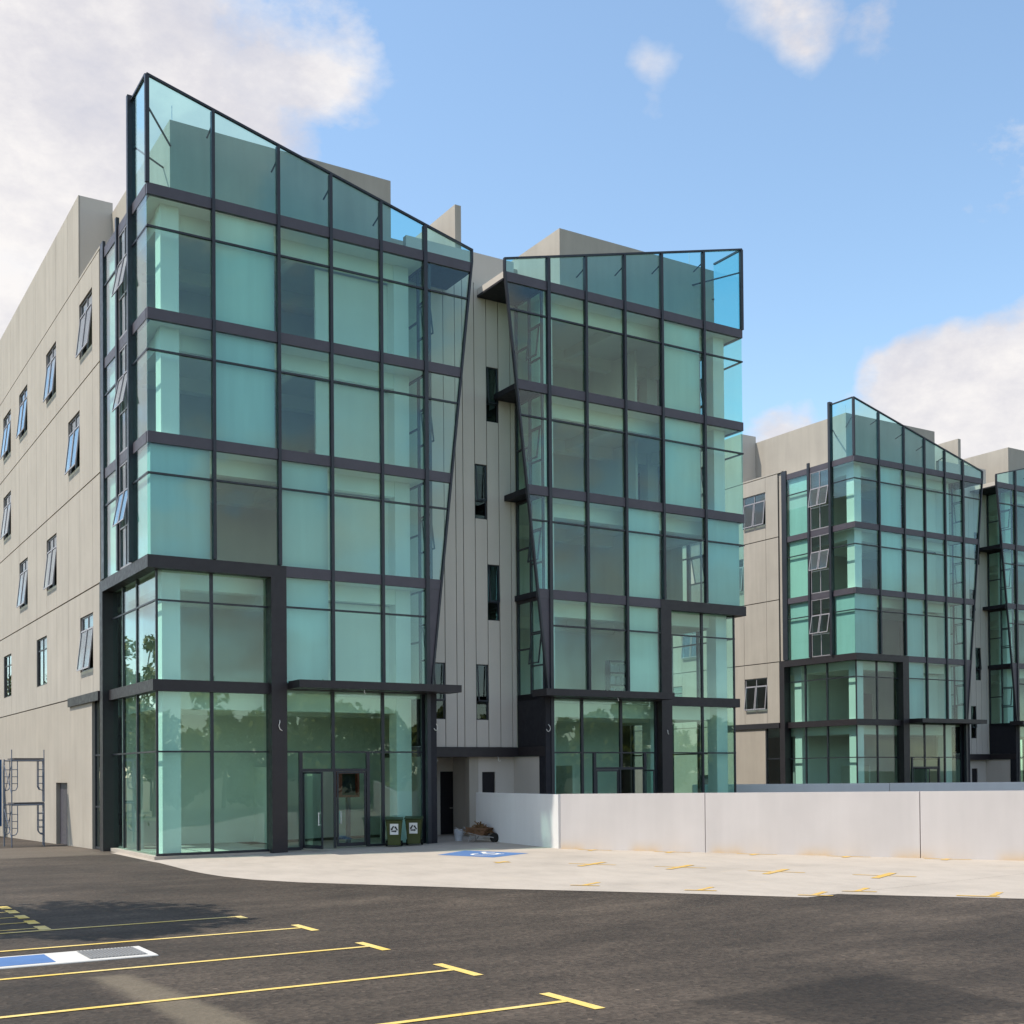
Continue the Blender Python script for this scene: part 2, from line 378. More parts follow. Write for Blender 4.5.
def build_half(mir):
    def X(x): return W-x if mir else x
    def bx(mb, x0, x1, y0, y1, z0, z1):
        a, b = X(x0), X(x1); return mb.box(min(a, b), max(a, b), y0, y1, z0, z1)
    # ---- mullions of the front screen (upper floors and parapet)
    for i, x in enumerate(MX):
        zb = LV[2] if i == 0 else (LV[2] if i == 1 else LV[1])
        if i == 4: zb = 0.05
        mb = MB()
        w = .052 if i < 4 else .07
        bx(mb, x-w, x+w, -.07, .10, zb+.02, top_z(x)-.02)
        mb.build('mullion', M['frame'], B)
    # corner post of the parapet
    mb = MB(); bx(mb, -.05, .08, -.05, .08, LV[5], top_z(0)+.02); mb.build('parapet_post', M['frame'], B)
    # inclined edge bar of the projecting screen
    mb = MB()
    z0 = LV[1]
    pts = [(edge_x(z0)-.07, z0), (edge_x(z0), z0), (12.0, 21.7), (12.0, top_z(12.0)), (11.93, top_z(12.0)+.02), (11.93, 21.7)]
    mb.prism([(X(a), -.05, z) for a, z in pts], (0, .13, 0)); mb.build('screen_edge', M['frame'], B)
    # sloping head rail
    mb = MB()
    for xa, xb in zip([0]+MX, MX+[12.0]):
        mb.prism([(X(xa), -.05, top_z(xa)), (X(xb), -.05, top_z(xb)), (X(xb), -.05, top_z(xb)+.07), (X(xa), -.05, top_z(xa)+.07)], (0, .11, 0))
    mb.build('parapet_rail', M['frame'], B)
    mb = MB(); bx(mb, -.05, .05, .06, 1.75, 25.10, 25.17); mb.build('parapet_rail', M['frame'], B)
    # ---- floor edge beams
    for k in (2, 3, 4, 5):
        z = LV[k]; mb = MB(); h = .36
        xs = 4.62 if k == 2 else 0
        xe = edge_x(z-.2) - .03
        bx(mb, xs, xe, -.012, .14, z-h, z)
        if k > 2: bx(mb, -.012, .12, .14, 5.62, z-h, z)
        mb.build('floor_beam', M['beam'], B)
    # ---- transoms
    for k in (1, 2, 3, 4):
        z = TR[k]; mb = MB()
        bx(mb, 4.62 if k == 1 else -.005, edge_x(z)-.04 if k > 1 else 10.0, -.012, .075, z-.03, z+.03)
        if k > 1:
            bx(mb, -.012, .06, .08, 1.76, z-.03, z+.03); bx(mb, -.012, .06, 3.85, 5.62, z-.03, z+.03)
        mb.build('transom', M['frame'], B)
    # opaque lower end of the screen
    mb = MB(); zt = LV[2]-.36
    mb.prism([(X(a), .0, z) for a, z in [(10.06, 5.7), (edge_x(5.7)-.06, 5.7), (edge_x(zt)-.06, zt), (10.06, zt)]], (0, .06, 0))
    mb.build('screen_end_panel', M['beam'], B)
    # ---- glass, one panel per bay and floor
    GX = [0.0]+MX
    gy = .045
    for k in (1, 2, 3, 4):
        za, zb = LV[k]+(.0), LV[k+1]-.34
        for i in range(6):
            if k == 1 and i in (0, 1, 5): continue
            mb = MB(); xa = GX[i]
            if i < 5: bx(mb, xa+(.0 if i else -.001), GX[i+1], gy, gy+.014, za, zb)
            else:
                mb.prism([(X(a), gy, z) for a, z in [(10.0, za), (edge_x(za)-.03, za), (edge_x(zb)-.03, zb), (10.0, zb)]], (0, .014, 0))
            mb.build('glass_panel', M['glass'], B)
        if k > 1:
            mb = MB(); bx(mb, -.001, .013, gy+.02, 1.78, za, zb); mb.build('side_glass', M['glass'], B)
            mb = MB(); bx(mb, .01, .024, 3.83, 5.64, za, zb); mb.build('side_glass', M['glass'], B)
    for i in range(6):
        xa, xb = GX[i], (GX[i+1] if i < 5 else 11.96)
        mb = MB()
        mb.prism([(X(xa), gy, LV[5]-.01), (X(xb), gy, LV[5]-.01), (X(xb), gy, top_z(xb)+.02), (X(xa), gy, top_z(xa)+.02)], (0, .012, 0))
        mb.build('parapet_glass', M['glass_clear'], B)
    mb = MB(); bx(mb, -.001, .011, gy+.02, 1.78, LV[5]-.01, 25.12); mb.build('parapet_glass', M['glass_clear'], B)
    # ---- blinds / backing sheets behind some panes
    blinds = {4: [1], 3: [1], 2: [0, 2], 1: [2]}
    for k, bays in blinds.items():
        for i in bays:
            mb = MB(); xa, xb = GX[i]+.09, GX[i+1]-.09
            if i == 0: xa = .13
            bx(mb, xa, xb, .20, .215, LV[k]+.02, LV[k+1]-.37); 
            if i == 0: bx(mb, .13, .145, .215, 1.74, LV[k]+.02, LV[k+1]-.37)
            mb.build('backing_sheet', M['blind'], B)
    for k in (2, 3, 4):
        mb = MB(); bx(mb, .16, .175, 3.92, 5.58, LV[k]+.02, LV[k+1]-.37); mb.build('backing_sheet', M['blind'], B)
    # ---- side fins, corner column and wall
    mb = MB(); bx(mb, -.15, .12, 1.78, 1.95, LV[2]+.02, 25.3 if not mir else 21.7); mb.build('side_fin', M['frame'], B)
    mb = MB(); bx(mb, -.08, .03, 3.62, 3.80, LV[2]+.02, 21.95); mb.build('side_fin', M['frame'], B)
    mb = MB(); bx(mb, -.06, .04, 5.64, 6.06, LV[2]+.02, 21.9); mb.build('side_fin', M['frame'], B)
    # side window bay with top hung sashes
    for k in (2, 3, 4):
        za, zb = LV[k]+.02, LV[k+1]-.36; zt = TR[k]-.02; zs = zt-1.2
        mb = MB(); ya, yb, ym = 2.0, 3.60, 2.80
        for y in (ya+.03, ym, yb-.03): bx(mb, -.005, .065, y-.028, y+.028, za, zb)
        for z in (za+.03, zs, zt, zb-.03): bx(mb, .0, .06, ya, yb, z-.028, z+.028)
        fr = mb.build('window', M['sash'], B)
        mb = MB()
        for y0, y1 in ((ya, ym), (ym, yb)):
            bx(mb, .02, .032, y0, y1, zt, zb)
        mb.build('pane', M['glass_dark'], fr)
        mb = MB(); bx(mb, .02, .032, ya, yb, za, zs); mb.build('pane', M['glass_dark'], fr)
        ang = R(11); ca, sa = math.cos(ang), math.sin(ang); L = 1.17
        s = -1 if not mir else 1
        def P(y, t, off=0.0):
            # point down the open sash: t metres below the hinge
            return Vector((X(-.03) + s*(sa*t + off*ca), y, zt - ca*t + off*sa))
        sm, gl = MB(), MB()
        for y0, y1 in ((ya+.05, ym-.02), (ym+.02, yb-.05)):
            for yy in (y0+.025, y1-.025):
                c = (P(yy, 0)+P(yy, L))/2; sm.obox(c, (P(yy, L)-P(yy, 0))/2, (0, .025, 0), (ca*.018, 0, sa*.018*(1 if s < 0 else -1)))
            for t in (.025, L-.025):
                c = (P(y0+.05, t)+P(y1-.05, t))/2; sm.obox(c, (0, (y1-y0)/2-.05, 0), (s*sa*.025, 0, -ca*.025), (ca*.018, 0, sa*.018*(1 if s < 0 else -1)))
            gl.prism([P(y0+.05, .05), P(y1-.05, .05), P(y1-.05, L-.05), P(y0+.05, L-.05)], (.008, 0, 0))
        sh = sm.build('sash', M['sash'], fr); gl.build('sash_pane', M['glass_dark'], fr)
    # ---- portal frame round the two lower corner storeys
    mb = MB()
    bx(mb, -.03, 4.62, -.03, .36, 9.34, 9.75)          # head, front
    bx(mb, -.03, .36, .36, 6.44, 9.34, 9.75)           # head, side
    bx(mb, 4.08, 4.62, -.03, .52, -.1, 9.34)           # front leg
    bx(mb, -.03, .52, 6.0, 6.44, -.4, 9.34)            # side leg
    mb.build('portal_frame', M['portal'], B)
    mb = MB(); bx(mb, .18, 4.08, .18, .46, 5.43, 5.80); bx(mb, .18, .46, .46, 6.0, 5.43, 5.80)
    mb.build('portal_beam', M['portal'], B)
    mb = MB()
    for (a, b) in ((5.80, 9.34), (.18, 5.43)):
        bx(mb, 2.10, 2.20, .31, .42, a, b)
        for y in (2.68, 4.52): bx(mb, .31, .42, y-.05, y+.05, a, b)
        bx(mb, .32, .39, .32, .39, a, b)
    for z in (TR[1], TR[0]):
        bx(mb, .31, 4.1, .315, .385, z-.028, z+.028); bx(mb, .315, .385, .40, 6.0, z-.028, z+.028)
    bx(mb, .31, 4.1, .30, .40, .12, .20)
    mb.build('shopfront_frame', M['frame'], B)
    for (a, b) in ((5.78, 9.36), (.14, 5.45)):
        for xa, xb in ((.35, 2.15), (2.15, 4.10)):
            mb = MB(); bx(mb, xa, xb, .345, .359, a, b); mb.build('shopfront_glass', M['glass'], B)
        for ya, yb in ((.36, 2.68), (2.68, 4.52), (4.52, 6.02)):
            mb = MB(); bx(mb, .345, .359, ya, yb, a, b); mb.build('shopfront_glass', M['glass'], B)
    mb = MB(); bx(mb, .22, 10.2, .22, .6, -.3, .12); bx(mb, .22, .6, .6, 6.0, -.5, .12); mb.build('plinth', M['apron'], B)
    # ---- entrance glazing, bays 3 to 5
    gb, gt = .20, 5.62
    mb = MB()
    for x, w in ((6.44, .055), (8.35, .055), (4.66, .04), (9.96, .06)):
        bx(mb, x-w, x+w, .31, .42, gb if abs(x-6.44) > .1 else 2.86, gt)
    bx(mb, 4.6, 10.0, .315, .40, TR[0]-.028, TR[0]+.028)
    for x in (5.24, 7.76): bx(mb, x-.06, x+.06, .305, .41, gb-.05, TR[0])
    bx(mb, 5.24, 7.76, .32, .40, 2.80, 2.90); bx(mb, 6.46, 6.54, .32, .40, gb-.05, 2.8)
    for a, b in ((4.6, 5.24), (7.76, 10.0)): bx(mb, a, b, .30, .40, gb-.09, gb+.03)
    mb.build('entrance_frame', M['frame'], B)
    for xa, xb, za, zb in ((4.64, 6.44, TR[0], gt), (6.44, 8.35, TR[0], gt), (8.35, 9.96, TR[0], gt), (4.64, 5.2, gb, TR[0]), (5.28, 7.74, 2.88, TR[0]), (7.8, 8.35, gb, TR[0]), (8.35, 9.96, gb, TR[0])):
        mb = MB(); bx(mb, xa, xb, .345, .359, za, zb); mb.build('entrance_glass', M['glass'], B)
    # door leaves: the left one swung out, the right one shut
    def leaf(hx, ang, length):
        a = R(ang); ux, uy = math.cos(a), -math.sin(a)
        m1, m2, m3 = MB(), MB(), MB()
        s = -1 if mir else 1
        def Q(t, o, z): return Vector((X(hx)+s*(ux*t - uy*o*0) , .36+uy*t, z))
        nrm = Vector((s*(-uy)*1.0, ux, 0)).normalized()
        z0, z1 = .19, 2.79
        d = Vector((s*ux, uy, 0)).normalized()
        for t in (.03, length-.03):
            m1.obox(Q(t, 0, (z0+z1)/2), d*.03, nrm*.022, (0, 0, (z1-z0)/2))
        for z, h in ((z0+.06, .06), (z1-.03, .03)):
            m1.obox(Q(length/2, 0, z), d*(length/2-.06), nrm*.022, (0, 0, h))
        m2.obox(Q(length/2, 0, (z0+z1)/2+.03), d*(length/2-.05), nrm*.006, (0, 0, (z1-z0)/2-.09))
        t = length-.12
        for sg in (-1, 1):
            p = Q(t, 0, 0)+nrm*sg*.075
            m3.tube([(p.x, p.y, .98), (p.x, p.y, 1.42)], .016)
            for z in (1.0, 1.40):
                q = Q(t, 0, z); m3.bar((q.x, q.y, z), (p.x, p.y, z), .014)
        fr = m1.build('door', M['frame'], B); m2.build('door_pane', M['glass'], fr); m3.build('door_handle', M['white_paint'], fr)
    leaf(5.33, 76, 1.1)
    leaf(7.68, 180, 1.1)
    # canopy over the entrance
    mb = MB(); bx(mb, 4.70, 10.86, -.95, .04, 5.60, 5.86); bx(mb, 4.62, 10.05, .04, .5, 5.58, 5.80)
    mb.build('canopy', M['portal'], B)
    # end post of the screen, ground floor
    mb = MB(); bx(mb, 10.06, 10.32, -.04, .42, -.1, 5.6); mb.build('end_post', M['black'], B)
    # ---- inner side wall, facing the recess
    ix = 10.22
    for k in (1, 2, 3, 4):
        za, zb = LV[k], LV[k+1]-.36
        mb = MB()
        for y in (.14, 1.02, 1.98): bx(mb, ix-.03, ix+.06, y-.045, y+.045, za, zb)
        bx(mb, ix-.02, ix+.05, 1.0, 2.0, za+1.75, za+1.81)
        bx(mb, ix-.02, ix+.05, .1, 1.0, za+1.05, za+1.11); bx(mb, ix-.02, ix+.05, .1, 1.0, za+2.35, za+2.41)
        fr = mb.build('window', M['frame'], B)
        gm_ = MB(); bx(gm_, ix, ix+.012, .12, 2.0, za, zb); gm_.build('pane', M['glass'], fr)
        # open sash
        sm = MB(); s = -1 if mir else 1
        hz = za+2.33; L = 1.2; an = R(7)
        for yy in (.24, .93):
            a = Vector((X(ix+.07), yy, hz)); b = a+Vector((s*math.sin(an)*L, 0, -math.cos(an)*L))
            sm.obox((a+b)/2, (b-a)/2, (0, .025, 0), (.02, 0, .006*s))
        for t in (.03, L-.03):
            a = Vector((X(ix+.07)+s*math.sin(an)*t, .585, hz-math.cos(an)*t)); sm.obox(a, (0, .33, 0), (.02, 0, 0), (0, 0, .025))
        sm.build('sash', M['frame'], fr)
        mb = MB(); bx(mb, ix-.05, ix+.06, .14, 2.03, zb, LV[k+1]); mb.build('floor_beam', M['portal'], B)
    mb = MB(); bx(mb, ix-.04, ix+.06, .14, 2.03, 3.72, LV[1]); mb.build('side_panel', M['black'], B)
    mb = MB(); bx(mb, ix-.06, ix+.05, .42, 2.35 if mir else 4.4, -.2, 3.33); mb.build('porch_side_wall', M['cladding'], B)
    # hood at roof level
    mb = MB(); bx(mb, ix+.06, 12.0, .10, 2.03, 21.34, 21.42); mb.build('hood_soffit', M['black'], B)
    mb = MB(); bx(mb, ix+.06, 11.98, .10, 2.03, 21.42, 21.68); mb.build('hood', M['cladding'], B)
    if mir:
        for k in (1, 2, 3, 4):
            z = LV[k]; mb = MB(); bx(mb, ix+.06, edge_x(z)-.26, .10, 2.03, z-.24, z-.02); mb.build('ledge', M['black'], B)
    # ---- structure inside: columns, drop beam, white partitions
    cols = MB()
    for cx, cy in ((.58, .55), (.58, 5.1), (9.2, .95)):
        bx(cols, cx, cx+.6, cy, cy+.6, -.1, 21.35)
    cols.build('column', M['column'], B)
    mb = MB()
    for k in range(1, 6):
        z = LV[k]-.33; bx(mb, .62, 9.78, 1.0, 1.35, z-.55, z); bx(mb, .65, 1.0, 1.35, 10.8, z-.55, z)
        bx(mb, 1.0, 12.3, 5.2, 5.6, z-.5, z); bx(mb, 5.4, 5.7, 1.35, 5.2, z-.4, z)
    mb.build('ceiling_beam', M['ceil'], B)
    def part(*a):
        m_ = MB(); bx(m_, *a); m_.build('partition_wall', M['inner'], B)
    for k in (1, 2, 3, 4):
        if not mir: part(6.36, 9.2, 1.5, 1.62, LV[k], LV[k+1]-.9)
        else: part(3.0, 3.12, 3.5, 7.2, LV[k], LV[k+1]-.4)
        part(1.6, 8.4, 7.2, 7.35, LV[k], LV[k+1]-.3)
        part(9.6, 12.3, 7.2, 7.35, LV[k], LV[k+1]-.3)
        part(8.4, 9.6, 7.2, 7.35, LV[k]+2.2, LV[k+1]-.3)
    part(1.6, 12.3, 6.8, 6.95, .1, 5.45)
    part(5.9, 6.02, 4.4, 6.8, .1, 3.0)
    # ---- roof box behind the glass parapet, with its stays
    mb = MB(); t = .2; x0, x1, y0, y1, zt = (1.25, 9.5, 1.75, 9.9, 24.83) if not mir else (.03, 8.26, 1.75, 9.9, 24.83)
    bx(mb, x0, x1, y0, y0+t, LV[5], zt); bx(mb, x0, x0+t, y0+t, y1, LV[5], zt); bx(mb, x1-t, x1, y0+t, y1, LV[5], zt)
    mb.build('roof_wall', M['roofwall'], B)
    mb = MB()
    for i, x in enumerate(MX):
        if x < x1+.3: mb.bar((X(x), .06, top_z(x)-.45), (X(x), .62, top_z(x)-.62), .03, 6)
    mb.bar((X(.03), .03, 24.15), (X(1.27), 1.77, 23.95), .035, 6)
    mb.bar((X(.05), 1.7, 23.55), (X(1.3), 2.6, 23.55), .035, 6)
    mb.build('parapet_stay', M['frame'], B)
    mb = MB(); mb.bar((X(1.35), 1.85, zt), (X(1.35), 1.85, zt+.55), .012, 6); mb.build('lightning_rod', M['steel'], B)
    mb = MB(); bx(mb, x1, 12.4, 5.0, 5.2, LV[5], 24.3); mb.build('roof_wall', M['roofwall'], B)
    # ---- long side wall with its flush rear parapet, panel joints and windows
    ys = [6.44, 7.57, 9.7, 11.75, 14.07, 16.15, 18.42, 20.53, 22.64, 24.92, 27.1, 29.4, 31.6, 33.8, 36, 38.2, 40.4, 44]
    zs = [5.76, 9.73, 13.74, 17.80, 21.89]
    holes = {}   # (column, storey): (z0, z1)
    wins = []
    if True:
        for c, k, z0, z1, opened in ((1, 3, 18.8, 20.93, 1), (4, 3, 18.8, 20.93, 1), (7, 3, 18.8, 20.93, 1), (9, 3, 18.8, 20.93, 1),
                                     (2, 2, 14.72, 16.88, 1), (9, 2, 14.72, 16.88, 1), (4, 1, 10.7, 12.88, 1), (7, 1, 10.7, 12.88, 1), (2, 1, 10.55, 12.75, 0),
                                     (1, 0, 6.7, 8.8, 1), (5, 0, 6.7, 8.8, 0), (9, 0, 6.7, 8.8, 0)):
            if mir: continue
            if (c, k) == (2, 1): continue
            holes[(c, k)] = (z0, z1); wins.append((ys[c]+.03, ys[c+1]-.03, z0, z1, opened))
    skin, back = MB(), MB()
    for c in range(len(ys)-1):
        for k in range(4):
            za, zb = zs[k], zs[k+1]
            parts = [(za, zb)]
            if (c, k) in holes: parts = [(za, holes[(c, k)][0]), (holes[(c, k)][1], zb)]
            for p0, p1 in parts:
                bx(skin, 0, .05, ys[c]+.011, ys[c+1]-.011, p0+(.028 if p0 == za else 0), p1-(.028 if p1 == zb else 0))
                bx(back, .055, .26, ys[c], ys[c+1], p0, p1)
    back.build('wall_backing', M['groove'], B)
    for c in range(2, len(ys)-1):
        bx(skin, 0, .05, (9.77 if c == 2 else ys[c])+.011, ys[c+1]-.011, 21.91, 25.28)
    bx(skin, .10, .26, 6.1, 6.44, LV[2], 21.9)
    bx(skin, .0, .26, 6.06, 9.77, 21.91, 22.0)
    skin.build('side_wall', M['wall'], B)
    mb = MB(); bx(mb, .055, 1.3, 9.772, 44, 21.95, 25.27); bx(mb, 1.3, 12.4, 9.9, 10.1, LV[5], 23.2); mb.build('roof_wall', M['cladding'], B)
    # ground storey: plain plaster, glazed slot beside the portal, ledge band, dark recess for a slanted shadow
    mb = MB()
    bx(mb, 0, .26, 7.80, 12.1, -.9, 5.74); bx(mb, 0, .26, 12.1, 14.3, 2.45, 5.74); bx(mb, 0, .26, 14.3, 44, -.9, 5.74)
    mb.build('ground_wall', M['wall_low'], B)
    mb = MB(); bx(mb, .16, .22, 12.1, 14.3, -.3, 2.45); mb.build('shadow_panel', M['beam'], B)  # dark recessed panel standing in for a slanted shadow on the wall
    mb = MB(); bx(mb, -.09, .0, 6.46, 11.6, 5.46, 5.80); mb.build('side_ledge', M['portal'], B)
    mb = MB(); bx(mb, .10, .17, 7.74, 7.80, .05, 5.74); bx(mb, .10, .17, 6.44, 7.74, 3.45, 3.51); bx(mb, .10, .17, 6.44, 7.74, 1.55, 1.6); bx(mb, .10, .17, 6.44, 7.74, .02, .1)
    mb.build('side_slot_frame', M['frame'], B)
    mb = MB(); bx(mb, .13, .144, 6.44, 7.74, .05, 5.74); mb.build('side_slot_glass', M['glass_dark'], B)
    s = -1 if not mir else 1
    for y0, y1, z0, z1, opened in wins:
        mb = MB(); ym = (y0+y1)/2; zt = z1-.52
        for y in (y0+.03, ym, y1-.03): bx(mb, .06, .12, y-.03, y+.03, z0, z1)
        for z in (z0+.03, zt, z1-.03): bx(mb, .065, .115, y0, y1, z-.03, z+.03)
        fr = mb.build('window', M['frame'] if not opened else M['sash'], B)
        gp_ = MB(); bx(gp_, .085, .097, y0, y1, zt, z1)
        if not opened: bx(gp_, .085, .097, y0, y1, z0, zt)
        gp_.build('pane', M['glass_dark'], fr)
        if opened:
            an = R(7.5 + 1.5*math.sin(y0*3)); L = zt-z0-.03; ca, sa = math.cos(an), math.sin(an)
            sm, gl = MB(), MB()
            def P(y, t): return Vector((X(.03)+s*sa*t, y, zt-ca*t))
            for a, b in ((y0+.04, ym-.02), (ym+.02, y1-.04)):
                for yy in (a+.03, b-.03): sm.obox((P(yy, 0)+P(yy, L))/2, (P(yy, L)-P(yy, 0))/2, (0, .03, 0), (ca*.02, 0, -s*sa*.02))
                for t in (.03, L-.03): sm.obox((P(a+.06, t)+P(b-.06, t))/2, (0, (b-a)/2-.06, 0), (s*sa*.03, 0, -ca*.03), (ca*.02, 0, -s*sa*.02))
                gl.prism([P(a+.05, .05), P(b-.05, .05), P(b-.05, L-.05), P(a+.05, L-.05)], (.008, 0, 0))
            sm.build('sash', M['sash'], fr); gl.build('sash_pane', M['glass_dark'], fr)

build_half(False); build_half(True)
# floor slabs and ceilings
for k in range(6):
    z = LV[k] if k else .1
    mb = MB(); lo = z-.33 if k else -.5
    i0 = .47 if k < 2 else .14
    mb.box(i0, 10.15, i0, 2.1, lo+.04, z-.01); mb.box(W-10.15, W-i0, i0, 2.1, lo+.04, z-.01); mb.box(.27, 10.3, 2.1, 44, lo+.04, z-.01); mb.box(15.06, W-.27, 2.1, 44, lo+.04, z-.01); mb.box(10.3, 15.06, 2.32 if k in (0, 5) else 5.2, 44, lo+.04, z-.01)
    mb.build('floor_slab', M['floor'] if k < 5 else M['roofslab'], B)
    if k:
        i1 = i0+.01; mb = MB(); mb.box(i1, 10.14, i1, 2.1, lo, lo+.035); mb.box(W-10.14, W-i1, i1, 2.1, lo, lo+.035); mb.box(.28, 10.3, 2.1, 43.9, lo, lo+.035); mb.box(15.06, W-.28, 2.1, 43.9, lo, lo+.035); mb.box(10.3, 15.06, 5.2, 43.9, lo, lo+.035)
        mb.build('ceiling', M['ceil'], B)
mb = MB(); mb.box(12.55, 12.82, 2.3, 10, LV[5], 24.92); mb.box(12.55, 12.82, 4.6, 43, -.1, 21.3)
mb.build('party_wall', M['roofwall'], B)
mb = MB(); mb.box(.3, W-.3, 43.9, 44.1, -.6, 25.2); mb.build('rear_wall', M['wall'], B)
mb = MB(); mb.box(14.6, 16.4, 6.5, 9, LV[5], 24.55); mb.build('roof_tank', M['white_paint'], B)
# grooved wall of the recess: standing strips with shadow gaps, small windows let in
gx = [10.28, 10.78, 11.30, 11.84, 12.35, 12.68, 13.21, 13.76, 14.31, 14.86, 15.08]
slots = {7: [(16.53, 18.70), (8.70, 10.90)], 6: [(12.65, 14.80), (4.78, 6.95)], 2: [(4.78, 6.95)]}
mb, bk = MB(), MB()
for i in range(len(gx)-1):
    z = 3.72
    for a, b in sorted(slots.get(i, [])):
        mb.box(gx[i]+.016, gx[i+1]-.016, 2.05, 2.10, z, a); bk.box(gx[i], gx[i+1], 2.105, 2.3, z, a); z = b
    mb.box(gx[i]+.016, gx[i+1]-.016, 2.05, 2.10, z, 21.3 if i < 0 else 21.9); bk.box(gx[i], gx[i+1], 2.105, 2.3, z, 21.9)
mb.box(10.28, 15.08, 2.05, 2.3, 21.9, 23.1)
mb.build('grooved_wall', M['cladding'], B); bk.build('wall_backing', M['groove'], B)
for i, lst in slots.items():
    for a, b in lst:
        f = MB(); x0, x1 = gx[i]+.01, gx[i+1]-.01
        f.box(x0, x0+.04, 2.12, 2.18, a, b); f.box(x1-.04, x1, 2.12, 2.18, a, b)
        for z in (a, a+.7, b-.04): f.box(x0+.04, x1-.04, 2.12, 2.18, z, z+.04)
        fr = f.build('window', M['frame'], B)
        q = MB(); q.box(x0, x1, 2.145, 2.157, a, b); q.build('pane', M['glass_smoke'], fr)
        s_ = MB(); an = R(4.5); L = b-a-.8
        for xx in (x0+.06, x1-.06): s_.obox((xx, 2.08-math.sin(an)*L/2, b-.06-math.cos(an)*L/2), (.022, 0, 0), (0, -math.sin(an)*L/2, -math.cos(an)*L/2), (0, .015, 0))
        s_.box(x0+.04, x1-.04, 2.07-math.sin(an)*L, 2.10-math.sin(an)*L, b-.08-math.cos(an)*L, b-.03-math.cos(an)*L)
        s_.build('sash', M['frame'], fr)
# porch under the recess
mb = MB(); mb.box(10.3, 15.10, 1.95, 2.32, 3.34, 3.715); mb.box(10.3, 15.1, 2.32, 4.5, 3.34, 3.5); mb.build('porch_beam', M['portal'], B)
mb = MB(); mb.box(15.02, 15.3, -.0, 1.95, 3.34, 3.715); mb.build('porch_beam', M['portal'], B)
mb = MB(); mb.box(10.3, 12.85, 4.4, 4.55, -.1, 3.34); mb.box(12.85, 13.85, 4.4, 4.55, 2.78, 3.34); mb.box(13.85, 14.4, 4.4, 4.55, -.1, 3.34)
mb.box(13.44, 13.62, 2.36, 2.5, -.1, 3.34); mb.box(14.22, 15.14, 2.36, 2.5, -.1, 3.34); mb.box(13.62, 14.22, 2.36, 2.5, -.1, 1.5); mb.box(13.62, 14.22, 2.36, 2.5, 2.75, 3.34); mb.box(13.44, 13.6, 2.5, 4.4, -.1, 3.34)
mb.build('porch_back_wall', M['cladding'], B)
mb = MB(); mb.box(12.85, 13.85, 4.46, 4.50, .0, 2.78); dr = mb.build('porch_door', M['door'], B)
h = MB(); h.tube([(13.42, 4.40, 1.30), (13.28, 4.40, 1.30)], .018); h.build('door_handle', M['steel'], dr)
mb = MB(); mb.box(13.62, 14.22, 2.43, 2.46, 1.5, 2.75); mb.build('porch_window', M['door'], B)
mb = MB(); mb.box(13.02, 13.43, 2.33, 2.6, -.1, 3.34); mb.build('porch_pillar', M['wall_low'], B)

# second building: the same building 45 m to the right and set back
index_kids()
B2 = copy_tree(B)
B2.location = (45.28, 11.93, 0.0)
tag(B2, 'far office building on the right, standing behind the white retaining wall', 'building', 'pair of twin office buildings')

# ------------------------------------------------------------------ boundary walls
def wall_run(name, p0, p1, h0, h1, t, mat, joints=(), lab='', grp=None):
    """straight wall with its own axes: x along, z up, foot at z=0"""
    dx, dy = p1[0]-p0[0], p1[1]-p0[1]; L = math.hypot(dx, dy); e = empty(name, (p0[0], p0[1], 0), math.atan2(dy, dx))
    mb = MB(); ks = [0]+list(joints)+[L]
    for a, b in zip(ks, ks[1:]):
        za, zb = gz(*lerp(p0, p1, a/L)), gz(*lerp(p0, p1, b/L))
        ta, tb = h0+(h1-h0)*a/L, h0+(h1-h0)*b/L
        a2, b2 = a+(.012 if a else 0), b-(.012 if b < L else 0)
        mb.prism([(a2, 0, za-.6), (b2, 0, zb-.6), (b2, 0, tb), (a2, 0, ta)], (0, t, 0))
    o = mb.build('wall_body', mat, e)
    return e
w = wall_run('boundary_wall', (11.74, -5.9), (23.2, -31.9), 2.0, 2.27, .18, M['white_stain'], (5.15, 11.55, 18.0, 24.5))
tag(w, 'long white boundary wall along the forecourt, sunlit, with rusty stains at its foot', 'wall')
mb = MB(); mb.prism([(12.19, .40, -.3), (11.75, -5.74, -.3), (11.92, -5.82, -.3), (12.37, .40, -.3)], (0, 0, 2.285))
o = mb.build('return_wall', M['shade_lifted_white']); tag(o, 'short white wall in shade running from the porch to the long wall', 'wall')
w = wall_run('retaining_wall', (25.75, 4.0), (61.5, -18.2), 2.10, 2.10, .2, M['shade_lifted_white'], (9, 18, 27))
tag(w, 'grey retaining wall half in shade in front of the far building', 'wall')

# ------------------------------------------------------------------ road markings (painted sheets on the ground)
def strip(mb, p0, p1, w, lift=.009):
    d = Vector((p1[0]-p0[0], p1[1]-p0[1])).normalized(); n = Vector((-d.y, d.x))*w/2
    L = math.dist(p0, p1); k = max(1, int(L/1.5))
    for i in range(k):
        a, b = lerp(p0, p1, i/k), lerp(p0, p1, (i+1)/k)
        q = [(a[0]+n.x, a[1]+n.y), (a[0]-n.x, a[1]-n.y), (b[0]-n.x, b[1]-n.y), (b[0]+n.x, b[1]+n.y)]
        mb.poly([(x, y, gz(x, y)+lift) for x, y in q])
def mark(name, mat, mb, lab, cat, grp=None):
    return tag(mb.build(name, mat, fix=False), lab, cat, grp)
T = [(-16.25, 'farthest long yellow bay line, crossing the tree shadow', .35), (-18.55, 'long yellow bay line just beyond the blue painted square', .5), (-21.33, 'long yellow bay line just in front of the blue painted square', .52), (-24.05, 'long yellow bay line in the foreground, second from the nearest', .6), (-26.8, 'nearest yellow bay line, cut off by the bottom edge of the photo', .6)]
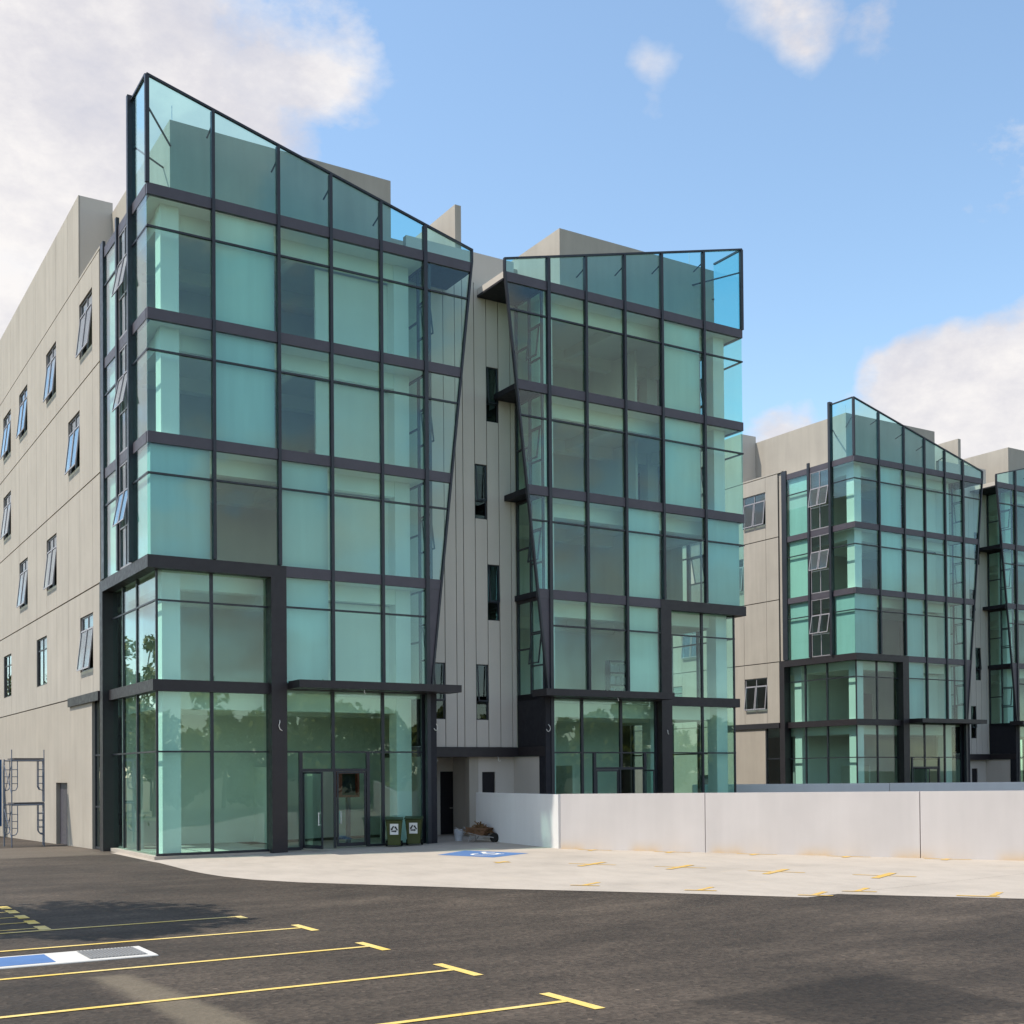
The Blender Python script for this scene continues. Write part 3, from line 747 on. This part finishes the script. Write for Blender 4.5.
for y, lab, hb in T:
    mb = MB(); xe = -2.29 if hb > .4 else -2.70; strip(mb, (-14, y), (xe-.07, y), .11); strip(mb, (xe, y-hb), (xe, y+hb*(.95 if hb > .4 else .2)), .15)
    mark('bay_line', M['yellow'], mb, lab, 'road marking', 'yellow T shaped parking bay lines')
for i, y in enumerate((-11.9, -12.8, -13.85, -14.85, -15.85)):
    mb = MB(); strip(mb, (-11, y), (-6.25, y), .07); strip(mb, (-6.17, y-.30), (-6.17, y+.30), .2)
    mark('motorcycle_bay_line', M['yellow'], mb, ('short yellow motorcycle bay line %s at the left edge' % ('farthest from the camera', 'second farthest from the camera', 'in the middle of the row', 'second nearest to the camera', 'nearest to the camera')[i]), 'road marking', 'short yellow motorcycle bay lines')
# worn crosses on the apron
where = ('nearest the blue bay', 'second from the blue bay', 'in the middle of the row', 'second from the right edge', 'nearest the right edge of the photo')
for i, (x, y) in enumerate(((7.62, -8.96), (9.03, -11.42), (10.11, -13.88), (10.95, -16.56), (11.98, -19.06))):
    mb = MB(); d = Vector((.4, -.916)); n = Vector((.916, .4)); l = .3 if i == 0 else .75
    strip(mb, (x-d.x*l, y-d.y*l), (x+d.x*l, y+d.y*l), .09, .012); strip(mb, (x-n.x*l*.9, y-n.y*l*.9), (x+n.x*l*.9, y+n.y*l*.9), .2, .016)
    mark('bay_cross', M['yellow_worn'], mb, 'worn yellow bay cross on the pale apron, ' + where[i], 'road marking', 'worn yellow crosses on the apron')
for i, (x, y) in enumerate(((5.51, -15.86), (6.72, -18.47), (7.78, -20.80), (8.95, -20.9), (10.20, -23.25))):
    mb = MB(); strip(mb, (x+.12, y+.02), (x+.75, y+.3), .13, .012); strip(mb, (x-.10, y+.24), (x+.30, y-.35), .09, .016) if i != 4 else strip(mb, (x+.05, y-.2), (x-.35, y+.5), .12, .016)
    mark('bay_tick', M['yellow_worn'], mb, 'worn yellow tick at the apron edge, ' + ('farthest left', 'second from the left', 'left of the notch in the edge', 'right of the notch in the edge', 'farthest right')[i], 'road marking', 'worn yellow ticks on the apron edge')
for i, s in enumerate((1.35, 4.1, 6.85, 9.6, 12.3)):
    q = (11.74+.403*s, -5.9-.915*s); n = (-.915, -.403)
    mb = MB(); strip(mb, (q[0]-.403*.62+n[0]*.12, q[1]+.915*.62+n[1]*.12), (q[0]+.403*.62+n[0]*.12, q[1]-.915*.62+n[1]*.12), .1, .012); strip(mb, (q[0]+n[0]*.05, q[1]+n[1]*.05), (q[0]+n[0]*.5, q[1]+n[1]*.5), .18, .016)
    mark('bay_end', M['yellow_worn'], mb, 'worn yellow bay end at the foot of the white wall, ' + ('farthest left', 'second from the left', 'in the middle', 'second from the right', 'farthest right')[i], 'road marking', 'worn yellow bay ends under the wall')
# accessible bay sign on the apron: blue field with the white wheelchair figure
e = empty('accessible_bay_mark', (9.05, -5.85, 0)); tag(e, 'blue painted bay mark with white wheelchair symbol in front of the porch', 'road marking')
ax, ay = Vector((.87, -.49, 0)), Vector((.49, .87, 0))       # symbol axes on the ground
q = [(-1.42, .82), (.13, 1.79), (.93, -.85), (-.70, -1.42)]
mb = MB(); mb.poly([(a, b, gz(9.05+a, -5.85+b)+.010) for a, b in q]); mb.build('blue_field', M['blue_paint'], e, fix=False)
def wheelchair(mb, c, s, lift, ux, uy):
    def G(a, b):
        x, y = c[0]+s*(a*ux.x+b*uy.x), c[1]+s*(a*ux.y+b*uy.y); return (x, y, gz(9.05+x, -5.85+y)+lift)
    def line(p, r, w):
        d = Vector((r[0]-p[0], r[1]-p[1])).normalized(); n = Vector((-d.y, d.x))*w/2
        mb.poly([G(p[0]+n.x, p[1]+n.y), G(p[0]-n.x, p[1]-n.y), G(r[0]-n.x, r[1]-n.y), G(r[0]+n.x, r[1]+n.y)])
    mb.poly([G(-.05+.09*math.cos(t*.5236), .78+.09*math.sin(t*.5236)) for t in range(12)])
    line((-.05, .66), (.0, .22), .13); line((-.02, .46), (.26, .46), .09); line((-.02, .24), (.28, .24), .12); line((.26, .26), (.40, -.06), .11); line((.36, -.06), (.50, -.02), .09)
    pts = [(-.02+.36*math.cos(R(a)), .05+.36*math.sin(R(a))) for a in range(120, 351, 15)]
    for p, r in zip(pts, pts[1:]): line(p, r, .09)
mb = MB(); wheelchair(mb, (-.25, -.2), 1.15, .016, ax, ay); mb.build('wheelchair_symbol', M['white_paint'], e, fix=False)

# concrete service cover at lower left: pale slab, blue painted square, metal grate
e = empty('service_cover', (-6.6, -19.85, 0)); tag(e, 'pale concrete strip with a blue painted square and a grey metal grate', 'cover')
mb = MB(); mb.box(-3.2, 1.25, -.52, .60, -.1, .02); mb.build('slab', plaster('pale slab', (.62, .60, .56), .1, streak=0), e, bevel=.012)
mb = MB(); mb.box(-2.2, -.20, -.40, .48, .019, .025); mb.build('blue_square', M['blue_paint'], e)
mb = MB(); mb.box(.28, 1.12, -.40, .50, .019, .026)
for k in range(16): mb.box(.30+k*.051, .325+k*.051, -.38, .48, .026, .034)
mb.build('grate', M['grate'], e)

# ------------------------------------------------------------------ wheelie bins
def make_bin():
    e = empty('wheelie_bin')
    mb = MB(); w0, d0, w1, d1, h = .20, .22, .265, .31, .93
    prof = [(w0, d0, .06), (w0+.01, d0+.015, .3), (w1-.012, d1-.015, h-.08), (w1, d1, h-.06), (w1, d1, h)]
    n0 = len(mb.v)
    for w, d, z in prof:
        mb.v += [(-w, -d, z), (w, -d, z), (w, d, z), (-w, d, z)]
    for k in range(len(prof)-1):
        for i in range(4):
            j = (i+1) % 4; mb.f.append((k*4+i, k*4+j, k*4+4+j, k*4+4+i))
    mb.f.append((3, 2, 1, 0)); k = (len(prof)-1)*4; mb.f.append((k, k+1, k+2, k+3))
    mb.build('body', M['bin'], e, bevel=.018)
    mb = MB(); mb.prism([(-.285, -.345, .935), (-.285, .30, .935), (-.285, .33, .98), (-.285, .10, 1.035), (-.285, -.30, .985), (-.285, -.345, .965)], (.57, 0, 0))
    mb.build('lid', M['bin_lid'], e, bevel=.012)
    mb = MB(); mb.bar((-.24, .37, .93), (.24, .37, .93), .018)
    for x in (-.2, .2): mb.bar((x, .28, .90), (x, .37, .93), .018)
    mb.build('handle', M['bin_lid'], e)
    for x in (-.235, .235):
        mb = MB(); mb.bar((x-.03, .22, .10), (x+.03, .22, .10), .10, 18); mb.build('wheel', M['rubber'], e)
    # white sticker with three chasing arrows
    fy = -.305
    def S(a, b, o): # point on the sloping front, o proud
        z = .62+b; return (a, -(.235+(.31-.235)*(z-.3)/.55)-o, z)
    mb = MB(); mb.poly([S(-.13, -.19, .006), S(.13, -.19, .006), S(.13, .19, .006), S(-.13, .19, .006)])
    st = mb.build('sticker', M['white_paint'], e, fix=False)
    mb = MB()
    for k in range(3):
        def V(r, t): return (r*math.cos(t), r*math.sin(t))
        A, C = V(.135, R(90+120*k)), V(.135, R(210+120*k))
        d = Vector((C[0]-A[0], C[1]-A[1])); A = (A[0]+d.x*.14, A[1]+d.y*.14); C = (A[0]+d.x*.46, A[1]+d.y*.46)
        n = Vector((-d.y, d.x)).normalized()*.022
        mb.poly([S(A[0]+n.x, A[1]+n.y, .011), S(A[0]-n.x, A[1]-n.y, .011), S(C[0]-n.x, C[1]-n.y, .011), S(C[0]+n.x, C[1]+n.y, .011)])
        u = d.normalized(); t = (C[0]+u.x*.06, C[1]+u.y*.06)
        mb.poly([S(C[0]+n.x*2, C[1]+n.y*2, .011), S(C[0]-n.x*2, C[1]-n.y*2, .011), S(t[0], t[1], .011)])
    mb.build('recycling_symbol', M['black'], st, fix=False)
    return e
bin1 = make_bin(); index_kids(); bin2 = copy_tree(bin1)
for b_, (x, y, rz), lab in ((bin1, (8.40, -.42, .04), 'green wheelie bin with recycling sticker, left one by the entrance glass'), (bin2, (9.20, -.38, -.05), 'green wheelie bin with recycling sticker, right one nearer the porch')):
    b_.location = (x, y, gz(x, y)+.008); b_.rotation_euler[2] = rz - .5; b_.scale = (1.12, 1.12, 1.0)
    tag(b_, lab, 'bin', 'green wheelie bins')

# bucket
e = empty('bucket', (11.50, .50, gz(11.4, .5)+.008)); tag(e, 'pale plastic bucket standing by the porch door', 'bucket')
mb = MB(); mb.lathe([(.135, 0), (.165, .27), (.175, .27), (.175, .30), (.165, .30), (.172, .40), (.185, .40), (.185, .42), (.165, .42), (.13, .02)]); mb.build('pail', M['bucket'], e, smooth=False)
mb = MB(); mb.tube([(.18*math.cos(t), -.185+0*t, .40-.20*math.sin(t)) for t in [math.pi*k/10 for k in range(11)]], .005, 6); mb.build('handle', M['steel'], e)

# wheelbarrow heaped with dry brush
e = empty('wheelbarrow', (11.66, -.75, gz(11.7, -.4)+.008), R(-60)); tag(e, 'rusty wheelbarrow heaped with dry brush against the white wall', 'wheelbarrow')
mb = MB(); mb.prism([(-.28, -.18, .24), (-.42, -.30, .52), (-.42, .30, .52), (-.28, .18, .24)], (.02, 0, 0))
for (a, b, c, d) in (((-.28, -.18, .24), (.24, -.18, .24), (.46, -.30, .50), (-.42, -.30, .52)), ((-.28, .18, .24), (.24, .18, .24), (.46, .30, .50), (-.42, .30, .52)), ((.24, -.18, .24), (.24, .18, .24), (.46, .30, .50), (.46, -.30, .50)), ((-.28, -.18, .24), (.24, -.18, .24), (.24, .18, .24), (-.28, .18, .24))):
    mb.prism([a, b, c, d], (0, 0, .015))
mb.build('tray', metal('rusted steel', (.18, .10, .06), .8, .2), e)
mb = MB()
for s in (-1, 1): mb.tube([(.62, s*.05, .17), (.2, s*.16, .22), (-.5, s*.26, .36), (-.85, s*.28, .52)], .018); mb.tube([(-.25, s*.2, .27), (-.33, s*.23, .0), (-.1, s*.2, .24)], .015)
mb.build('frame', metal('worn tube', (.30, .29, .28), .6), e)
mb = MB(); mb.bar((.62, -.04, .17), (.62, .04, .17), .17, 20); mb.build('wheel', M['rubber'], e)
mb = MB(); r2 = random.Random(3)
for k in range(420):
    x, y = r2.gauss(.02, .20), r2.gauss(0, .13); z = .36 + .32*math.exp(-(x*x+y*y)*9)*r2.random()
    d = Vector((r2.uniform(-1, 1), r2.uniform(-1, 1), r2.uniform(-.3, .7))).normalized()*r2.uniform(.05, .16); u = d.orthogonal().normalized()*r2.uniform(.006, .022)
    c = Vector((x, y, z)); mb.poly([c-d-u, c-d+u, c+d+u, c+d-u])
mb.build('dry_brush', M['rust'], e, fix=False)

# loose cable ends hanging from the facade
wires = [((4.36, -.06, 4.55), 'white cable end on the dark portal leg left of the entrance', 1), ((10.3, -.07, 4.5), 'white cable hook on the dark post between entrance and porch', -1), ((15.16, -.10, 4.55), 'white cable loop on the dark post right of the porch', -1), ((21.0, -.07, 4.4), 'white cable end on the portal leg of the right wing', 1), ((7.1, -.85, 5.6), 'thin cable hanging under the entrance canopy', 1), ((17.9, -.85, 5.6), 'thin cable hanging under the canopy of the right wing', 1), ((11.3, 1.9, 3.34), 'cable loop hanging from the porch ceiling at the left', 1), ((14.1, 1.9, 3.34), 'cable loop hanging from the porch ceiling at the right', 1)]
for k, ((x, y, z), lab, s) in enumerate(wires):
    q = (1.0, .65, .75, .45, .4, .35, .5, .5)[k]; pts = [(x+a*s*q, y+b, z+c*q) for a, b, c in ((0, .05, 0), (-.02, -.02, -.08), (-.06, -.03, -.2), (-.02, -.03, -.32), (.06, -.03, -.37), (.14, -.02, -.33), (.17, -.02, -.25))][:(5 if k in (0, 3, 4, 5) else 7)]
    mb = MB(); mb.tube(pts, .013, 6); tag(mb.build('loose_cable', M['wire'], smooth=True), lab, 'cable', 'loose cable ends on the facade')

# red hose cabinet seen through the entrance glass
e = empty('hose_cabinet', (8.05, 2.6, 1.85)); tag(e, 'red hose cabinet behind the entrance glass', 'cabinet')
mb = MB(); mb.box(-.42, .42, 0, .25, 0, .08); mb.box(-.42, .42, 0, .25, .87, .95); mb.box(-.42, -.28, 0, .25, .08, .87); mb.box(.34, .42, 0, .25, .08, .87); mb.build('case', M['red'], e)
mb = MB(); mb.box(-.28, .34, .2, .24, .08, .87); mb.build('back', M['black'], e)
mb = MB(); mb.box(-.06, .06, .02, .2, -1.75, 0); mb.build('stand', M['beam'], e)
# shelf with files on the first floor of the right wing
e = empty('bookshelf', (19.5, 1.15, LV[1])); tag(e, 'dark open shelf of files behind first floor glass of the right wing', 'shelf')
mb = MB()
for x in (-.5, .5): mb.box(x-.02, x+.02, 0, .32, 0, 1.5)
for z in (.0, .48, .98, 1.46): mb.box(-.48, .48, .01, .31, z, z+.04)
mb.build('frame', M['black'], e)
mb = MB(); r2 = random.Random(5)
for z in (.04, .52, 1.02):
    x = -.45
    while x < .42:
        t = r2.uniform(.03, .08); mb.box(x, x+t*.9, .04, .26, z, z+r2.uniform(.26, .36)); x += t if r2.random() > .15 else t+.08
mb.build('files', M['book'], e)

# ------------------------------------------------------------------ frame scaffold by the side wall
SC = empty('frame_scaffold', (-1.45, 12.2, gz(-1.4, 12.2)), R(8)); tag(SC, 'two storey tubular frame scaffold standing beside the plain side wall', 'scaffold')
def frame(y, x0, x1, z):
    mb = MB(); r = .024
    for x, s in ((x0, 1), (x1, -1)):
        mb.bar((x, y, z), (x, y, z+1.72), r); xi = x+s*.22
        mb.tube([(xi, y, z+1.66), (xi, y, z+.62), (x+s*.16, y, z+.50), (x, y, z+.46)], r*.8)
        for k in (.75, 1.02, 1.3): mb.bar((x, y, z+k), (xi, y, z+k), r*.6)
    mb.bar((x0, y, z+1.66), (x1, y, z+1.66), r)
    mb.build('frame', M['scaf'], SC)
for z in (0, 1.76):
    frame(0, -.65, .60, z); frame(1.1, -.60, .92, z)
    mb = MB()
    mb.bar((.60, 0, z+1.5), (.92, 1.1, z+.3), .014); mb.bar((.60, 0, z+.3), (.92, 1.1, z+1.5), .014)
    mb.build('brace', M['scaf'], SC); mb = MB()
    mb.bar((-.65, 0, z+1.5), (-.6, 1.1, z+.3), .014); mb.bar((-.65, 0, z+.3), (-.6, 1.1, z+1.5), .014)
    mb.build('brace', M['scaf'], SC)
    mb = MB(); mb.box(-.55, .62, .06, .5, z+1.70, z+1.755); mb.box(-.5, .7, .55, 1.0, z+1.70, z+1.75); mb.build('plank', M['plank'], SC)
mb = MB()
for x in (-.65, .60): mb.bar((x, 0, 3.4), (x, 0, 3.85), .02)
mb.build('post_end', M['scaf'], SC)
# blue sheet at the far left
e = empty('site_hoarding', (-.9, 27.2, gz(-1, 26)), R(20)); tag(e, 'blue metal hoarding sheet standing at the far end of the side wall', 'hoarding')
mb = MB()
for k in range(12): mb.prism([(-.9+k*.15, 0, .5), (-.825+k*.15, .03, .5), (-.75+k*.15, 0, .5), (-.75+k*.15, .01, .5), (-.825+k*.15, .04, .5), (-.9+k*.15, .01, .5)], (0, 0, 3.4))
mb.build('sheet', M['blue_sheet'], e)
mb = MB()
for x in (-.8, .8): mb.box(x-.03, x+.03, .05, .11, 0, 3.8)
mb.build('post', M['scaf'], e)

# ------------------------------------------------------------------ trees (reflected in the glass, and throwing the shadow at left)
def tree_mesh(mb_leaf, mb_wood, c, h, cr, n, r, leaf=.22, ch=None):
    cx, cy = c; ch = ch or h*.36; top = h-ch
    base = Vector((cx, cy, -.6)); k = Vector((cx+r.uniform(-.3, .3), cy+r.uniform(-.3, .3), top*.75))
    for a, b, r0, r1 in ((base, k, h*.022, h*.014),):
        N = 8; m = len(mb_wood.v)
        for p, rr in ((a, r0), (b, r1)):
            for i in range(N): mb_wood.v.append((p.x+rr*math.cos(i*math.tau/N), p.y+rr*math.sin(i*math.tau/N), p.z))
        for i in range(N): mb_wood.f.append((m+i, m+(i+1) % N, m+N+(i+1) % N, m+N+i))
    clumps = []
    for i in range(16):
        t = r.uniform(0, math.tau); q = r.random()**.5; zz = r.uniform(-.85, .95); rr = cr*q*math.sqrt(max(.1, 1-zz*zz*.8))
        p = Vector((cx+rr*math.cos(t), cy+rr*math.sin(t), top+zz*ch)); clumps.append((p, cr*r.uniform(.28, .48)))
        mb_wood.bar(k, p, h*.004, 5)
    for i in range(n):
        p, cr_ = r.choice(clumps); d = Vector((r.gauss(0, 1), r.gauss(0, 1), r.gauss(0, .8))); d = d.normalized()*cr_*r.random()**.4
        q = p+d; u = Vector((r.uniform(-1, 1), r.uniform(-1, 1), r.uniform(-1, 1))).normalized(); v = u.orthogonal().normalized()
        s = leaf*r.uniform(.6, 1.3); mb_leaf.poly([q-u*s, q-v*s*.5, q+u*s, q+v*s*.5])
r = random.Random(11)
e = empty('shade_tree', (0, 0, 0)); tag(e, 'tall broadleaf tree left of the car park, outside the frame', 'tree')
ml, mw = MB(), MB(); tree_mesh(ml, mw, (-13.9, -11.4), 15.2, 3.6, 5200, r, .20, 2.6)
mw.build('trunk', M['bark'], e, fix=False); ml.build('crown', M['leaf'], e, fix=False)
ml, mw = MB(), MB()
for k in range(30):
    tree_mesh(ml, mw, (2+k*3.6+r.uniform(-1, 1), -54+r.uniform(-4, 4)), r.uniform(6.4, 9.4), r.uniform(2.6, 3.6), 2200, r, .36, 3.4)
for k in range(14):
    tree_mesh(ml, mw, (-17+r.uniform(-4, 2), 48+k*5.5), r.uniform(6.5, 12) if k % 4 else 15, r.uniform(2, 3.2), 1500, r, .30)
o = ml.build('woodland', M['leaf2'], fix=False); tag(o, kind='stuff'); o['label'] = 'belt of trees round the site seen only in the glass'
o = mw.build('woodland_trunks', M['bark'], fix=False); tag(o, kind='stuff')
# weeds at the far end of the side wall
ml = MB()
for k in range(700):
    p = Vector((-3+r.gauss(0, 2.2), 36+r.gauss(0, 2.5), -.4+r.random()*1.0)); u = Vector((r.uniform(-1, 1), r.uniform(-1, 1), r.uniform(0, 1.2))).normalized()*.2; v = u.orthogonal().normalized()*.07
    ml.poly([p-u, p-v, p+u, p+v])
tag(ml.build('weeds', M['leaf2'], fix=False), kind='stuff')

# ------------------------------------------------------------------ sun, sky, camera
EL, AZX, AZY = R(57), .910, -.415            # direction the light travels
sun = bpy.data.lights.new('sun', 'SUN'); sun.energy = 2.75; sun.angle = R(.53); sun.color = (1, .925, .81)
so = bpy.data.objects.new('sun', sun); COL.objects.link(so)
d = Vector((AZX*math.cos(EL), AZY*math.cos(EL), -math.sin(EL))); so.rotation_euler = d.to_track_quat('-Z', 'Y').to_euler()

wd = bpy.data.worlds.new('World'); scene.world = wd; wd.use_nodes = True; nt = wd.node_tree
bg = nt.nodes['Background']; bg.inputs['Strength'].default_value = .15
sky = nd(nt, 'ShaderNodeTexSky', sky_type='NISHITA'); sky.sun_disc = False; sky.sun_elevation = EL; sky.sun_rotation = math.atan2(-AZX, -AZY)
sky.altitude = 0; sky.air_density = 1.0; sky.dust_density = .5; sky.ozone_density = 2.0
tc = nd(nt, 'ShaderNodeTexCoord'); dirv = tc.outputs['Generated']
wn = nd(nt, 'ShaderNodeTexNoise'); wn.inputs['Scale'].default_value = 7.0; wn.inputs['Detail'].default_value = 5; nt.links.new(dirv, wn.inputs['Vector'])
wv = nd(nt, 'ShaderNodeVectorMath', operation='MULTIPLY_ADD'); nt.links.new(wn.outputs['Color'], wv.inputs[0]); wv.inputs[1].default_value = (.12, .12, .12); wv.inputs[2].default_value = (-.06, -.06, -.06)
wa = nd(nt, 'ShaderNodeVectorMath', operation='ADD'); nt.links.new(dirv, wa.inputs[0]); nt.links.new(wv.outputs[0], wa.inputs[1])
def blob(c, rad):
    dp = nd(nt, 'ShaderNodeVectorMath', operation='DISTANCE'); nt.links.new(wa.outputs[0], dp.inputs[0]); dp.inputs[1].default_value = Vector(c).normalized()
    return math_(nt, 'SUBTRACT', 1.0, math_(nt, 'DIVIDE', dp.outputs['Value'], rad), True)
CL = [((.205, .854, .477), .17, 1.7), ((.291, .855, .429), .11, 1.0), ((.292, .813, .504), .10, .8), ((.15, .88, .46), .10, .7), ((.147, .925, .347), .05, 1.2), ((.60, .60, .545), .055, .42), ((.645, .56, .54), .045, .40), ((.55, .668, .503), .022, .20), ((.545, .68, .487), .018, .17),
      ((.75, .50, .435), .06, .55), ((.78, .575, .25), .115, 2.4), ((.742, .625, .235), .075, 1.8), ((.83, .50, .255), .125, 2.4), ((.67, .68, .235), .05, .9)]
acc = None
for c, rad, a in CL:
    k = math_(nt, 'MULTIPLY', blob(c, rad), a); acc = k if acc is None else math_(nt, 'MAXIMUM', acc, k)
view = blob((.50, .76, .40), .62)             # the quarter of the sky the photograph shows
mpc = nd(nt, 'ShaderNodeMapping'); mpc.inputs['Scale'].default_value = (1, 1, 1.7); nt.links.new(dirv, mpc.inputs[0])
n1 = noise_(nt, mpc.outputs[0], 5.2, 9, .60); n2 = noise_(nt, mpc.outputs[0], 2.0, 6, .6)
else_ = math_(nt, 'MULTIPLY', math_(nt, 'SUBTRACT', 1.0, math_(nt, 'MULTIPLY', view, 3.0, True)), math_(nt, 'MULTIPLY', math_(nt, 'SUBTRACT', n2, .49, True), 6.0, True))
cover = math_(nt, 'MAXIMUM', acc, math_(nt, 'MULTIPLY', else_, .8))
dens = math_(nt, 'ADD', math_(nt, 'MULTIPLY', cover, 1.25), math_(nt, 'MULTIPLY', math_(nt, 'SUBTRACT', n1, .5), 3.4))
dens = math_(nt, 'MULTIPLY', dens, math_(nt, 'MULTIPLY', cover, 5.0, True))
fac = ramp(nt, dens, [(.08, g(0)), (.30, g(.42)), (.62, g(.92)), (1.0, g(.97))])
shade = ramp(nt, noise_(nt, mpc.outputs[0], 5.5, 9, .66), [(.30, (2.4, 2.42, 2.75, 1)), (.46, (3.0, 2.92, 3.05, 1)), (.62, (3.8, 3.65, 3.55, 1))])
skyc = nd(nt, 'ShaderNodeMix', data_type='RGBA', blend_type='MULTIPLY'); skyc.inputs[0].default_value = 1
nt.links.new(sky.outputs[0], skyc.inputs[6]); skyc.inputs[7].default_value = (1.04, 1.04, .95, 1)
nt.links.new(mixc(nt, fac, skyc.outputs[2], shade), bg.inputs['Color'])

cam = bpy.data.cameras.new('camera'); co = bpy.data.objects.new('camera', cam); COL.objects.link(co); scene.camera = co
F, CY, YAW, PITCH, ROLL = 1207.824, 756.642, R(58.19503), R(.77482), R(.46029)
cam.sensor_width = 36; cam.lens = F/1024*36; cam.shift_y = (CY-512)/1024; cam.clip_end = 6000; cam.clip_start = .1
cp, sp, cr, sr = math.cos(PITCH), math.sin(PITCH), math.cos(ROLL), math.sin(ROLL)
Mx = Matrix(((cr, sr, 0), (-sr, cr, 0), (0, 0, 1))) @ Matrix(((1, 0, 0), (0, cp, sp), (0, -sp, cp)))
Xc = Mx @ Vector((math.sin(YAW), 0, math.cos(YAW))); Yc = Mx @ Vector((-math.cos(YAW), 0, math.sin(YAW))); Zc = Mx @ Vector((0, -1, 0))
# rows Xc, Yc, Zc: world axes seen in (right, down, forward)
right = Vector((Xc[0], Yc[0], Zc[0])); down = Vector((Xc[1], Yc[1], Zc[1])); fwd = Vector((Xc[2], Yc[2], Zc[2]))
m4 = Matrix.Identity(4)
for i in range(3): m4[i][0] = right[i]; m4[i][1] = -down[i]; m4[i][2] = -fwd[i]
m4.translation = (-10.40, -38.61, 2.7); co.matrix_world = m4

scene.view_settings.view_transform = 'Standard'; scene.view_settings.look = 'None'; scene.view_settings.exposure = .80; scene.view_settings.gamma = 1
scene.render.engine = 'CYCLES'
cy = scene.cycles
cy.max_bounces = 12; cy.diffuse_bounces = 7; cy.glossy_bounces = 4; cy.transparent_max_bounces = 40; cy.transmission_bounces = 6
cy.caustics_reflective = False; cy.caustics_refractive = False; cy.use_denoising = True; cy.sample_clamp_indirect = 6
